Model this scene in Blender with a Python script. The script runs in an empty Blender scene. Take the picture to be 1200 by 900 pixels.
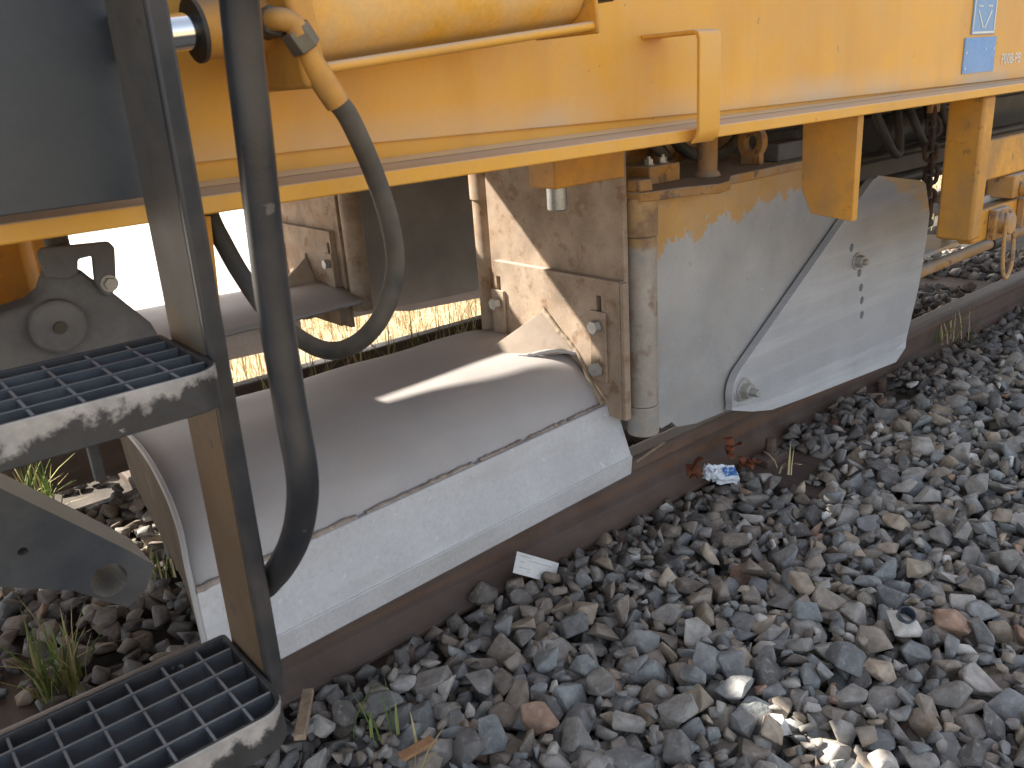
import bpy, bmesh, math, random
import numpy as np
from mathutils import Vector, Matrix
random.seed(7); rng = np.random.default_rng(11)
scene = bpy.context.scene
C = scene.collection

# ------------------------------------------------------------------ camera
CAM = np.array([0.0, 0.0, 1.0]); F = 1004.0
RM = np.array([[0.76333123, 0.26404457, -0.58958112],
               [-0.64255832, 0.21615112, -0.73511734],
               [-0.06666513, 0.93997828, 0.33465893]])
cd = bpy.data.cameras.new('camera'); cam = bpy.data.objects.new('camera', cd); C.objects.link(cam)
cd.sensor_width = 36; cd.lens = 36 * F / 1200; cd.clip_start = 0.05; cd.clip_end = 2000
M4 = Matrix([list(RM[0]) + [CAM[0]], list(RM[1]) + [CAM[1]], list(RM[2]) + [CAM[2]], [0, 0, 0, 1]])
cam.matrix_world = M4
cd.dof.use_dof = True; cd.dof.focus_distance = 2.0; cd.dof.aperture_fstop = 14
scene.camera = cam
# ------------------------------------------------------------------ light
SUN = Vector((-0.55, 1.0, 0.9)).normalized()
w = bpy.data.worlds.new('World'); scene.world = w; w.use_nodes = True
nt = w.node_tree; bg = nt.nodes['Background']
sky = nt.nodes.new('ShaderNodeTexSky'); sky.sky_type = 'NISHITA'; sky.sun_disc = False
sky.sun_elevation = math.asin(SUN.z); sky.sun_rotation = math.atan2(0.55, 1.0)
sky.air_density = 1.0; sky.dust_density = 2.2; sky.ozone_density = 0.6
hsv = nt.nodes.new('ShaderNodeHueSaturation'); hsv.inputs['Saturation'].default_value = .52
nt.links.new(sky.outputs[0], hsv.inputs['Color']); nt.links.new(hsv.outputs[0], bg.inputs[0]); bg.inputs[1].default_value = 0.125
sl = bpy.data.lights.new('sun', 'SUN'); so = bpy.data.objects.new('sun', sl); C.objects.link(so)
sl.energy = 5.0; sl.angle = math.radians(0.5); sl.color = (1.0, 0.93, 0.82)
so.rotation_euler = SUN.to_track_quat('Z', 'Y').to_euler(); so.location = SUN * 30
scene.view_settings.view_transform = 'Standard'; scene.view_settings.look = 'None'
scene.view_settings.exposure = 1.66; scene.view_settings.gamma = 1.0
scene.render.engine = 'CYCLES'
scene.cycles.max_bounces = 5; scene.cycles.diffuse_bounces = 3; scene.cycles.glossy_bounces = 2; scene.cycles.transmission_bounces = 1

# ------------------------------------------------------------------ helpers
def P(px, py, x=None, y=None, z=None):
    """photo pixel (1200x900) + one known world coordinate -> point"""
    d = RM @ np.array([px - 600.0, 450.0 - py, -F])
    t = x / d[0] if x is not None else y / d[1] if y is not None else (z - 1.0) / d[2]
    return Vector(CAM + t * d)
def proj(p):
    v = RM.T @ (np.asarray(p) - CAM)
    return 600 - F * v[0] / v[2], 450 + F * v[1] / v[2], -v[2]

ORIG = {}
def obj(name, bm, mat, parent=None, smooth=None, bevel=0, seg=2, solid=0, label=None, cat=None, group=None, kind=None):
    bmesh.ops.recalc_face_normals(bm, faces=bm.faces[:]) if not solid else None
    me = bpy.data.meshes.new(name); bm.to_mesh(me); bm.free()
    if parent is not None: org = ORIG[parent.name]
    else:
        n = len(me.vertices); co = np.empty(n * 3); me.vertices.foreach_get('co', co); co = co.reshape(-1, 3)
        org = Vector(((co[:, 0].min() + co[:, 0].max()) / 2, (co[:, 1].min() + co[:, 1].max()) / 2, co[:, 2].min()))
    me.transform(Matrix.Translation(-org))
    o = bpy.data.objects.new(name, me); C.objects.link(o); ORIG[o.name] = org
    if parent is not None: o.parent = parent
    else: o.location = org
    me.materials.append(mat)
    if smooth is not None:
        me.shade_smooth(); me.set_sharp_from_angle(angle=math.radians(smooth))
    if solid:
        m = o.modifiers.new('solid', 'SOLIDIFY'); m.thickness = abs(solid); m.offset = -1 if solid > 0 else 1
    if bevel:
        m = o.modifiers.new('bevel', 'BEVEL'); m.width = bevel; m.segments = seg; m.limit_method = 'ANGLE'; m.angle_limit = math.radians(40)
        me.shade_smooth(); me.set_sharp_from_angle(angle=math.radians(40))
        m.harden_normals = False
    tag(o, label, cat, group, kind)
    return o
def tag(o, label=None, cat=None, group=None, kind=None):
    if label: o['label'] = label
    if cat: o['category'] = cat
    if group: o['group'] = group
    if kind: o['kind'] = kind
    return o
def thing(name, label, cat, loc, group=None):
    o = bpy.data.objects.new(name, None); C.objects.link(o); o.location = loc; o.empty_display_size = .1
    ORIG[o.name] = Vector(loc)
    return tag(o, label, cat, group)
def B(): return bmesh.new()
def box(bm, a, b, rot=None, piv=None):
    a, b = Vector(a), Vector(b)
    r = bmesh.ops.create_cube(bm, size=1.0, matrix=Matrix.Translation((a + b) / 2) @ Matrix.Diagonal((*[abs(v) for v in (b - a)], 1)))
    if rot is not None: bmesh.ops.rotate(bm, verts=r['verts'], cent=piv or (a + b) / 2, matrix=rot)
    return bm
def prism(bm, pts, off):
    """polygon of 3D points extruded by vector off"""
    off = Vector(off)
    v0 = [bm.verts.new(Vector(p)) for p in pts]; v1 = [bm.verts.new(Vector(p) + off) for p in pts]
    n = len(pts)
    bm.faces.new(v0); bm.faces.new(v1[::-1])
    for i in range(n): bm.faces.new((v0[i], v1[i], v1[(i + 1) % n], v0[(i + 1) % n]))
    return bm
def frame(d):
    d = d.normalized(); u = d.orthogonal().normalized(); return u, d.cross(u)
def cyl(bm, p0, p1, r, r1=None, seg=24, phase=0):
    p0, p1 = Vector(p0), Vector(p1); u, v = frame(p1 - p0); r1 = r if r1 is None else r1
    a = [bm.verts.new(p0 + (u * math.cos(phase + t) + v * math.sin(phase + t)) * r) for t in np.arange(seg) * 2 * math.pi / seg]
    b = [bm.verts.new(p1 + (u * math.cos(phase + t) + v * math.sin(phase + t)) * r1) for t in np.arange(seg) * 2 * math.pi / seg]
    bm.faces.new(a[::-1]); bm.faces.new(b)
    for i in range(seg): bm.faces.new((a[i], a[(i + 1) % seg], b[(i + 1) % seg], b[i]))
    return bm
def spline(pts, n=8, closed=False):
    pts = [Vector(p) for p in pts]; out = []; L = len(pts)
    for i in range(L if closed else L - 1):
        g = (lambda k: pts[k % L]) if closed else (lambda k: pts[min(max(k, 0), L - 1)])
        a, b, c, d = g(i - 1), g(i), g(i + 1), g(i + 2)
        for k in range(n):
            t = k / n
            out.append(.5 * ((2 * b) + (c - a) * t + (2 * a - 5 * b + 4 * c - d) * t * t + (3 * b - a - 3 * c + d) * t ** 3))
    if not closed: out.append(pts[-1])
    return out
def sweep(bm, path, r, seg=14, closed=False):
    path = [Vector(p) for p in path]; n = len(path); rings = []; u = None
    for i, p in enumerate(path):
        if closed: t = (path[(i + 1) % n] - path[i - 1]).normalized()
        else: t = (path[min(i + 1, n - 1)] - path[max(i - 1, 0)]).normalized()
        if u is None: u, _ = frame(t)
        u = (u - t * u.dot(t)).normalized(); v = t.cross(u)
        rr = r(i / (n - 1)) if callable(r) else r
        rings.append([bm.verts.new(p + (u * math.cos(a) + v * math.sin(a)) * rr) for a in np.arange(seg) * 2 * math.pi / seg])
    for i in range(n if closed else n - 1):
        A, Bq = rings[i], rings[(i + 1) % n]
        for k in range(seg): bm.faces.new((A[k], A[(k + 1) % seg], Bq[(k + 1) % seg], Bq[k]))
    if not closed: bm.faces.new(rings[0][::-1]); bm.faces.new(rings[-1])
    return bm
def bolt(bm, p, ax, r, h=None, washer=True, stub=0):
    p, ax = Vector(p), Vector(ax).normalized(); h = h or r * 1.1
    if washer: cyl(bm, p, p + ax * r * .25, r * 1.5, seg=20)
    cyl(bm, p + ax * (r * .2), p + ax * (r * .2 + h), r * 1.12, r * 1.06, seg=6, phase=random.random())
    if stub: cyl(bm, p, p + ax * (h + stub), r * .58, r * .5, seg=12)
    return bm

# ------------------------------------------------------------------ materials
def mat(name, col, rough=.6, metal=0.0, var=.18, vscale=5, chip=None, dust=None, streak=None, bump=.15, bscale=90, zmask=None, lowdust=None, front=False, spec=.4, attr=None, fine=.12):
    m = bpy.data.materials.new(name); m.use_nodes = True; t = m.node_tree; N = t.nodes; L = t.links
    bs = N['Principled BSDF']; bs.inputs['Roughness'].default_value = rough; bs.inputs['Metallic'].default_value = metal
    bs.inputs['Specular IOR Level'].default_value = spec
    geo = N.new('ShaderNodeNewGeometry')
    def noise(scale, detail=5, rough_=.6, vec=None):
        detail = detail if detail == 6.01 else min(detail, 3.5)
        n = N.new('ShaderNodeTexNoise'); n.inputs['Scale'].default_value = scale; n.inputs['Detail'].default_value = detail
        n.inputs['Roughness'].default_value = rough_; L.new(vec or geo.outputs['Position'], n.inputs['Vector']); return n.outputs['Fac']
    def ramp(f, a, b):
        r = N.new('ShaderNodeMapRange'); r.inputs['From Min'].default_value = a; r.inputs['From Max'].default_value = b
        L.new(f, r.inputs['Value']); return r.outputs[0]
    def mathn(op, a, b):
        n = N.new('ShaderNodeMath'); n.operation = op; n.use_clamp = False
        for i, v in enumerate((a, b)):
            if isinstance(v, (int, float)): n.inputs[i].default_value = v
            else: L.new(v, n.inputs[i])
        return n.outputs[0]
    def mix(fac, a, b, mode='MIX'):
        n = N.new('ShaderNodeMix'); n.data_type = 'RGBA'; n.blend_type = mode
        if isinstance(fac, (int, float)): n.inputs[0].default_value = fac
        else: L.new(fac, n.inputs[0])
        for i, v in ((6, a), (7, b)):
            if isinstance(v, tuple): n.inputs[i].default_value = (*v, 1)
            else: L.new(v, n.inputs[i])
        return n.outputs[2]
    c = col
    if attr == 'object':
        oi = N.new('ShaderNodeObjectInfo'); c = oi.outputs['Color']
    elif attr:
        at = N.new('ShaderNodeAttribute'); at.attribute_name = attr; c = at.outputs['Color']
    sep = N.new('ShaderNodeSeparateXYZ'); L.new(geo.outputs['Position'], sep.inputs[0])
    if zmask:
        for (c2, z0, x0, dzdx, amp, sc) in zmask:
            zl = mathn('SUBTRACT', mathn('SUBTRACT', sep.outputs[2], z0), mathn('MULTIPLY', mathn('SUBTRACT', sep.outputs[0], x0), dzdx))
            zl = mathn('ADD', zl, mathn('MULTIPLY', mathn('SUBTRACT', noise(sc, 6.01, .68), .5), amp))
            k = ramp(zl, -.004, .004)
            if front:
                fn = N.new('ShaderNodeSeparateXYZ'); L.new(geo.outputs['True Normal'], fn.inputs[0]); k = mathn('MULTIPLY', k, mathn('MULTIPLY', ramp(fn.outputs[1], -.05, -.3), ramp(sep.outputs[1], .76, .74)))
            c = mix(k, c, c2)
    v = ramp(noise(vscale, 6, .6), .3, .7)
    c = mix(v, mix(1.0, c, (1 - var,) * 3, 'MULTIPLY'), mix(1.0, c, (1 + var * .8,) * 3, 'MULTIPLY'))
    fv = ramp(noise(bscale * 1.7, 3, .7), .25, .75) if fine else None
    if fine: c = mix(fv, mix(1.0, c, (1 - fine,) * 3, 'MULTIPLY'), mix(1.0, c, (1 + fine,) * 3, 'MULTIPLY'))
    if streak:
        mp = N.new('ShaderNodeMapping'); mp.inputs['Scale'].default_value = streak[2]; L.new(geo.outputs['Position'], mp.inputs[0])
        c = mix(mathn('MULTIPLY', ramp(noise(1.0, 5, .6, mp.outputs[0]), .5, .75), streak[1]), c, streak[0])
    if chip:
        for (cc, thr, sc, soft, amt) in chip:
            k = ramp(noise(sc, 7, .68), thr, thr + soft)
            c = mix(mathn('MULTIPLY', k, amt), c, cc)
    if dust:
        dc, base, up = dust
        sn = N.new('ShaderNodeSeparateXYZ'); L.new(geo.outputs['Normal'], sn.inputs[0])
        f = mathn('ADD', mathn('MULTIPLY', ramp(noise(9, 6, .62), .38, .68), base), mathn('MULTIPLY', ramp(sn.outputs[2], .25, .95), up))
        f = mathn('MINIMUM', f, .95)
        c = mix(f, c, dc)
        rr = mathn('ADD', mathn('MULTIPLY', f, .3), rough); L.new(mathn('MINIMUM', rr, 1.0), bs.inputs['Roughness'])
    if lowdust:
        lc, z0, z1, am = lowdust
        c = mix(mathn('MULTIPLY', mathn('MULTIPLY', ramp(sep.outputs[2], z0, z1), am), ramp(noise(4, 4, .6), .3, .6)), c, lc)
    L.new(c, bs.inputs['Base Color'])
    if bump:
        bp = N.new('ShaderNodeBump'); bp.inputs['Strength'].default_value = bump; bp.inputs['Distance'].default_value = .004
        L.new(noise(bscale, 5, .65), bp.inputs['Height']); L.new(bp.outputs[0], bs.inputs['Normal'])
    return m
DUST = (.50, .42, .33); DUSTG = (.42, .40, .385)
YEL = (.76, .375, .042)
M = {}
M['yellow'] = mat('yellow_paint', YEL, .42, var=.07, vscale=2.5, dust=(DUST, .16, .8), streak=((.50, .20, .02), .30, (9, 9, 1.2)), chip=[((.30, .14, .03), .69, 30, .04, .7)], bump=.05, fine=.03)
M['yellowweb'] = mat('yellow_web_paint', YEL, .42, var=.07, vscale=2.5, dust=(DUST, .16, .8), streak=((.50, .20, .02), .38, (9, 9, 1.2)), chip=[((.55, .24, .03), .46, 2.2, .3, .45), ((.30, .14, .03), .70, 30, .04, .7), ((.80, .62, .30), .66, 7, .2, .5)], lowdust=((.50, .40, .30), .975, .925, .75), bump=.05, fine=.03)
M['yellowdusty'] = mat('dusty_yellow_paint', YEL, .5, var=.1, vscale=5, dust=((.60, .48, .32), .62, .3), chip=[((.36, .22, .10), .62, 9, .12, .45)], bump=.05)
M['yellowdirty'] = mat('yellow_paint_dirty', (.68, .31, .035), .5, var=.2, dust=((.22, .17, .12), .45, .7), chip=[((.22, .12, .04), .52, 10, .25, .6), ((.13, .08, .04), .63, 26, .08, .6)], bump=.12, fine=.06)
M['yellowrust'] = mat('yellow_paint_rusted', (.45, .23, .06), .7, var=.3, dust=((.40, .36, .32), .45, .8), chip=[((.10, .06, .04), .57, 20, .08, .8)], bump=.2)
M['plate'] = mat('dusty_brown_steel', (.33, .245, .175), .75, var=.32, vscale=9, chip=[((.30, .155, .06), .50, 6, .2, .6), ((.19, .105, .055), .55, 24, .12, .75), ((.42, .36, .30), .6, 60, .1, .5)], dust=((.42, .36, .31), .25, .6), bump=.12)
M['mould'] = mat('dusty_mouldboard_steel', (.40, .385, .385), .55, var=.14, vscale=4, dust=((.43, .385, .355), .35, .35), streak=((.31, .285, .28), .5, (1.5, 9, 9)), chip=[((.55, .53, .51), .71, 45, .05, .5)], bump=.06, fine=.06, spec=.5)
M['strip'] = mat('scoured_light_steel', (.53, .53, .54), .5, metal=.15, var=.1, vscale=6, streak=((.44, .41, .38), .5, (2.5, 14, 30)), chip=[((.42, .40, .37), .58, 85, .08, .45), ((.72, .72, .72), .64, 30, .05, .5)], bump=.16, bscale=60, fine=.08)
M['edge'] = mat('worn_cutting_edge_steel', (.53, .52, .52), .42, metal=.25, var=.12, streak=((.42, .38, .34), .5, (3, 20, 40)), bump=.1)
M['wing'] = mat('scoured_grey_wing_steel', (.40, .395, .39), .55, metal=.12, var=.2, vscale=4, dust=((.42, .37, .32), .28, .5),
                zmask=[((.52, .30, .10), .60, 1.62, .14, .22, 18)], chip=[((.58, .57, .56), .66, 50, .06, .45), ((.33, .28, .23), .63, 22, .08, .55)], bump=.1, fine=.07)
M['wingext'] = mat('scoured_wing_extension_steel', (.44, .44, .45), .5, metal=.15, var=.1, vscale=5, chip=[((.36, .33, .30), .66, 60, .06, .4)], streak=((.62, .62, .62), .5, (2, 12, 26)),
                   zmask=[((.62, .42, .22), .575, 2.72, -.42, .26, 16)], bump=.1, fine=.08)
M['brown'] = mat('dark_brown_rust', (.085, .055, .032), .8, var=.3, vscale=9, chip=[((.16, .11, .06), .6, 14, .1, .6)], bump=.2)
M['tube'] = mat('scuffed_hinge_steel', (.40, .35, .30), .55, metal=.2, var=.25, vscale=8, chip=[((.20, .12, .07), .54, 12, .12, .8), ((.24, .25, .27), .55, 9, .1, .7)], zmask=[((.42, .27, .12), .615, 1.5, 0, .02, 20)], dust=((.42, .38, .33), .3, .5), bump=.08)
M['weld'] = mat('rusty_weld', (.34, .265, .19), .75, var=.3, vscale=30, bump=.3, bscale=120)
M['weldgrey'] = mat('dusty_weld', (.36, .30, .25), .8, var=.35, vscale=25, chip=[((.5, .42, .3), .6, 30, .06, .7)], bump=.5, bscale=90)
M['black'] = mat('worn_black_paint', (.018, .021, .027), .27, var=.25, vscale=6, dust=((.10, .088, .075), .38, .2), chip=[((.16, .14, .12), .67, 40, .03, .6)], bump=.05, spec=.5)
M['stile'] = mat('dusty_black_paint', (.035, .036, .04), .38, var=.25, vscale=7, dust=((.12, .10, .08), .5, .2), chip=[((.02, .02, .02), .60, 14, .06, .8)], bump=.08,
                 zmask=None)
M['stilein'] = mat('ochre_stained_paint', (.115, .066, .031), .6, var=.25, vscale=7, zmask=[((.085, .078, .07), .80, .25, 0, .35, 9)], dust=((.17, .13, .09), .4, .2), chip=[((.03, .025, .02), .62, 18, .05, .8)], bump=.08)
M['panel'] = mat('dark_slate_paint', (.035, .040, .047), .4, var=.12, vscale=3, dust=((.12, .115, .10), .22, .2), bump=.03, spec=.5)
def rimmat(z): return mat('worn_tread_rim', (.045, .043, .042), .5, var=.3, vscale=20, front=True, zmask=[((.36, .33, .30), z, .1, .05, .075, 30)], chip=[((.40, .37, .33), .66, 60, .03, .6)], bump=.1)
M['grating'] = mat('worn_dark_grating', (.085, .09, .10), .38, metal=.3, var=.3, vscale=20, dust=((.30, .29, .28), .12, .85), bump=.08, spec=.6)
M['hose'] = mat('black_rubber', (.035, .034, .032), .55, var=.2, dust=((.20, .165, .12), .6, .4), bump=.15, bscale=150)
M['fitting'] = mat('dirty_steel_fitting', (.16, .15, .13), .45, metal=.5, var=.3, vscale=20, dust=((.25, .19, .10), .5, .3), bump=.1)
M['chrome'] = mat('chrome_rod', (.75, .75, .75), .12, metal=1.0, var=.03, bump=0, fine=.02)
M['pinsteel'] = mat('dull_pin_steel', (.34, .34, .33), .35, metal=.7, var=.2, vscale=30, bump=.03)
M['bolt'] = mat('zinc_bolt', (.45, .44, .42), .42, metal=.5, var=.2, vscale=30, dust=((.40, .36, .31), .5, .4), bump=.08)
M['casting'] = mat('dusty_grey_casting', (.12, .12, .125), .75, var=.25, vscale=12, dust=((.22, .21, .20), .4, .35), bump=.25, bscale=60)
M['arm'] = mat('charcoal_paint', (.055, .058, .063), .55, var=.15, vscale=6, dust=((.30, .26, .21), .18, .85), bump=.06)
M['darkmetal'] = mat('oily_dark_metal', (.05, .045, .038), .5, metal=.3, var=.4, vscale=10, dust=((.13, .11, .085), .4, .4), bump=.1)
M['rail'] = mat('rusty_rail_steel', (.105, .068, .052), .8, var=.3, vscale=6, streak=((.22, .10, .045), .7, (.8, 6, 26)), dust=((.20, .155, .13), .25, .3), bump=.25, bscale=110)
M['railtop'] = mat('dull_rail_head', (.15, .115, .095), .6, metal=.2, var=.12, streak=((.20, .13, .09), .7, (2, 60, 10)), bump=.03)
M['sleeper'] = mat('weathered_sleeper', (.13, .095, .075), .85, var=.3, streak=((.07, .05, .04), .7, (60, 3, 20)), bump=.4, bscale=40)
M['stone'] = mat('ballast_stone', (.2, .2, .2), .8, var=.30, vscale=40, attr='object', chip=[((.46, .42, .37), .56, 60, .12, .42)], bump=.75, bscale=70, fine=0)
M['stonefill'] = mat('ballast_stone_fill', (.2, .2, .2), .8, var=.30, vscale=40, attr='tint', chip=[((.46, .42, .37), .56, 60, .12, .42)], bump=.75, bscale=70, fine=0)
M['dirt'] = mat('ballast_dirt', (.085, .072, .06), .95, var=.4, vscale=9, bump=.8, bscale=30)
M['ground'] = mat('dry_ground', (.40, .31, .19), .95, var=.3, vscale=1.5, bump=.6, bscale=20)
M['concrete'] = mat('pale_concrete', (.62, .60, .56), .85, var=.1, vscale=.8, bump=.2, bscale=20)
M['drygrass'] = mat('dry_grass', (.46, .36, .17), .8, attr='tint', var=.1, bump=0)
M['card'] = mat('paper_card', (.78, .74, .68), .7, var=.05, vscale=20, bump=.05)
M['ink'] = mat('faded_print', (.52, .49, .46), .8, var=.2, bump=0)
M['wrap'] = mat('white_wrapper', (.78, .80, .84), .35, var=.06, vscale=60, bump=.1)
M['wrapblue'] = mat('blue_wrapper_print', (.08, .22, .52), .35, var=.3, vscale=90, chip=[((.6, .68, .8), .58, 120, .03, .9)], bump=.1)
M['leaf'] = mat('dead_red_leaf', (.25, .085, .04), .8, var=.3, vscale=60, bump=.2)
M['blue'] = mat('blue_placard', (.13, .30, .60), .4, var=.08, vscale=14, dust=((.45, .5, .55), .25, 0), bump=.02)
M['bluefaded'] = mat('faded_blue_placard', (.19, .34, .55), .45, var=.08, vscale=14, dust=((.45, .5, .55), .3, 0), bump=.02)
M['white'] = mat('white_paint', (.74, .73, .68), .5, var=.08, bump=0)
M['wood'] = mat('splintered_wood', (.36, .26, .17), .85, var=.25, vscale=40, streak=((.2, .13, .08), .6, (20, 20, 160)), bump=.3)
M['woodorange'] = mat('orange_wood', (.36, .19, .09), .85, var=.25, vscale=40, bump=.3)
M['glass'] = mat('dark_bottle_glass', (.02, .03, .05), .08, var=.02, bump=0, spec=.8)

# ------------------------------------------------------------------ ground
CY = 2.25                                   # track centre line
bm = B(); s = 300
prism(bm, [(-s, -s, -.30), (s, -s, -.30), (s, s, -.30), (-s, s, -.30)], (0, 0, -.3))
obj('ground', bm, M['ground'], kind='structure')
bm = B(); prism(bm, [(-60, -2.6, -.26), (60, -2.6, -.26), (60, 3.35, -.26), (-60, 3.35, -.26)], (0, 0, -.02))
ballast = obj('ballast_bed', bm, M['dirt'], kind='structure')
bm = B(); prism(bm, [(-80, 5.2, -.29), (80, 5.2, -.29), (80, 22, -.29), (-80, 22, -.29)], (0, 0, -.004))
obj('road', bm, M['concrete'], kind='structure')

# ------------------------------------------------------------------ rails and sleepers
def rail(yc, sgn, label):
    e = thing('rail', label, 'rail', (3, yc, -.17), 'the two rails of the track')
    prof = [(-.07, -.17), (-.07, -.158), (-.03, -.145), (-.012, -.13), (-.009, -.09), (-.012, -.05), (-.028, -.042), (-.035, -.036), (-.036, -.010), (-.033, -.004)]
    full = prof + [(-a, b) for a, b in prof[::-1]]
    bm = B(); prism(bm, [(-8, yc + a, b) for a, b in full], (26, 0, 0)); obj('rail_body', bm, M['rail'], e, bevel=.002)
    top = [(-.033, -.004), (-.030, -.0012), (-.022, 0), (.022, 0), (.030, -.0012), (.033, -.004)]
    bm = B(); prism(bm, [(-8, yc + a, b + .0005) for a, b in top], (26, 0, 0)); obj('running_surface', bm, M['railtop'], e)
    return e
rail(1.5, 1, 'rusty brown rail running beneath the near side plough blade')
rail(3.0, -1, 'far rail with bright sunlit top behind the grass')
SX = [.10, .775, 1.45, 2.125, 2.80, 3.475, 4.15, 4.825]
for i, x in enumerate(SX):
    nm = {1.45: 'weathered sleeper whose fastening lies by the white card', 2.125: 'weathered sleeper with rusty screw beside the crumpled blue wrapper',
          2.80: 'weathered brown sleeper end bare among stones below the grey wing'}.get(x, 'weathered sleeper mostly buried in the ballast, ' + {.10: 'first one, at the lower step', .775: 'crossing under the plough blade', 3.475: 'first one right of the grey wing', 4.15: 'second one right of the grey wing', 4.825: 'last one at right edge'}.get(x, ''))
    e = thing('sleeper', nm, 'sleeper', (x, CY, -.30), 'sleepers under the track')
    bm = B(); zs = -.172 if 2 < x < 3 else -.225; box(bm, (x - .12, 1.02 if x < 2 else 1.16, -.30), (x + .12, 4.5 - 1.02, zs)); obj('timber', bm, M['sleeper'], e, bevel=.008)
    for yr in (1.5, 3.0):
        for sg in (-1, 1):
            y = yr + sg * .105
            if yr == 3.0 and sg == 1: continue
            bm = B(); box(bm, (x - .055, min(yr + sg * .073, y + sg * .03), zs - .002), (x + .055, max(yr + sg * .073, y + sg * .03), zs + .024)); obj('clip_plate', bm, M['rail'], e, bevel=.004)
            bm = B(); cyl(bm, (x, y, zs + .022), (x, y, zs + .037), .026); cyl(bm, (x, y, zs + .037), (x, y, zs + .077), .019, .016, seg=8); obj('screw_spike', bm, M['rail'], e, bevel=.002)

# ------------------------------------------------------------------ ballast stones
def stone_mesh(i):
    bm = B(); ax = np.array([1, rng.uniform(.62, .92), rng.uniform(.42, .72)])
    n = int(rng.integers(9, 15)); pts = rng.normal(size=(n, 3)); pts /= np.linalg.norm(pts, axis=1)[:, None]
    pts = np.sign(pts) * np.abs(pts) ** .75; pts *= rng.uniform(.85, 1.1, (n, 1)) * ax
    for p in pts: bm.verts.new(p)
    r = bmesh.ops.convex_hull(bm, input=bm.verts[:])
    bmesh.ops.delete(bm, geom=[v for v in bm.verts if not v.link_faces], context='VERTS')
    bmesh.ops.dissolve_limit(bm, angle_limit=math.radians(17), verts=bm.verts[:], edges=bm.edges[:])
    bmesh.ops.bevel(bm, geom=bm.edges[:], offset=.058, segments=1, affect='EDGES', clamp_overlap=True)
    bmesh.ops.recalc_face_normals(bm, faces=bm.faces[:])
    bmesh.ops.triangulate(bm, faces=bm.faces[:])
    me = bpy.data.meshes.new('stone'); bm.to_mesh(me); bm.free(); me.materials.append(M['stone'])
    co = np.empty(len(me.vertices) * 3); me.vertices.foreach_get('co', co); co = co.reshape(-1, 3)
    tri = np.array([list(p.vertices) for p in me.polygons])
    ext = (co.max(0) - co.min(0)) / 2
    return me, co, tri, ext
SH = [stone_mesh(i) for i in range(36)]
RES = .010; GX0, GX1, GY0, GY1 = -.5, 5.8, -.6, 3.35
nx, ny = int((GX1 - GX0) / RES), int((GY1 - GY0) / RES)
gx = GX0 + (np.arange(nx) + .5) * RES; gy = GY0 + (np.arange(ny) + .5) * RES
def sst(a, b, x): t = np.clip((x - a) / (b - a), 0, 1); return t * t * (3 - 2 * t)
def target(x, y):
    near = -.155 - .022 * sst(1.2, 1.42, y) - .04 * sst(1.08, 1.38, y) * sst(1.6, 2.6, x) + .07 * sst(1.6, 2.9, x) + .015 * np.sin(x * 3.1 + y * 2) * np.cos(y * 4.3 - x) + .02 * sst(1.25, .7, y)
    return np.where(y < 1.5, near, -.165 + .02 * np.sin(x * 5 + y * 3))
XX, YY = np.meshgrid(gx, gy, indexing='ij')
H = target(XX, YY) - .075
for x in SX: H = np.where((abs(XX - x) < .12) & (YY > (1.02 if x < 2 else 1.16)) & (YY < 3.48), np.maximum(H, -.172 if 2 < x < 3 else -.225), H)
for x in (2.125, 2.80): H = np.where((abs(XX - x) < .10) & (YY > 1.25) & (YY < 1.43), -.11, H)
for yr in (1.5, 3.0): H = np.where(abs(YY - yr) < .072, -.155, H); H = np.where(abs(YY - yr) < .036, .5, H)
stones = []
def drop(n, xr, yr, smin, smax, mean_sigma=.28, tries=4, cap=.0):
    for _ in range(n):
        best = None
        for k in range(tries):
            x = rng.uniform(*xr); y = rng.uniform(*yr)
            i, j = int((x - GX0) / RES), int((y - GY0) / RES)
            hh = H[max(i - 2, 0):i + 3, max(j - 2, 0):j + 3].mean() - target(x, y)
            if best is None or hh < best[0]: best = (hh, x, y)
        hh, x, y = best
        if hh > cap: continue
        s = float(np.clip(.0308 * math.exp(rng.normal(0, mean_sigma)), smin, smax))
        k = int(rng.integers(len(SH))); a, b, c_ = SH[k][3] * s
        yaw = rng.uniform(0, 2 * math.pi); R_ = max(a, b)
        i0, i1 = max(int((x - R_ - GX0) / RES), 0), min(int((x + R_ - GX0) / RES) + 1, nx)
        j0, j1 = max(int((y - R_ - GY0) / RES), 0), min(int((y + R_ - GY0) / RES) + 1, ny)
        if i1 - i0 < 2 or j1 - j0 < 2: continue
        dx = XX[i0:i1, j0:j1] - x; dy = YY[i0:i1, j0:j1] - y
        u = (dx * math.cos(yaw) + dy * math.sin(yaw)) / a; v = (-dx * math.sin(yaw) + dy * math.cos(yaw)) / b
        q = 1 - u * u - v * v; ms = q > 0.02
        if ms.sum() < 3: continue
        hcap = np.sqrt(np.clip(q, 0, 1)) * c_; Hs = H[i0:i1, j0:j1]
        if (Hs[ms] > .3).any(): continue
        z = np.percentile((Hs + hcap)[ms], 72)
        if z - c_ * .2 > target(x, y) + cap + .02: continue
        A = np.stack([dx[ms], dy[ms], np.ones(ms.sum())], 1); g = np.linalg.lstsq(A, Hs[ms], rcond=None)[0]
        nrm = Vector((-np.clip(g[0], -.9, .9), -np.clip(g[1], -.9, .9), 1)).normalized()
        rot = Vector((0, 0, 1)).rotation_difference(nrm).to_matrix() @ Matrix.Rotation(rng.normal(0, .28), 3, 'X') @ Matrix.Rotation(rng.normal(0, .28), 3, 'Y') @ Matrix.Rotation(yaw, 3, 'Z')
        H[i0:i1, j0:j1] = np.where(ms, np.maximum(Hs, z + hcap * .85), Hs)
        stones.append((x, y, z, s, k, rot, c_))
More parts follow.
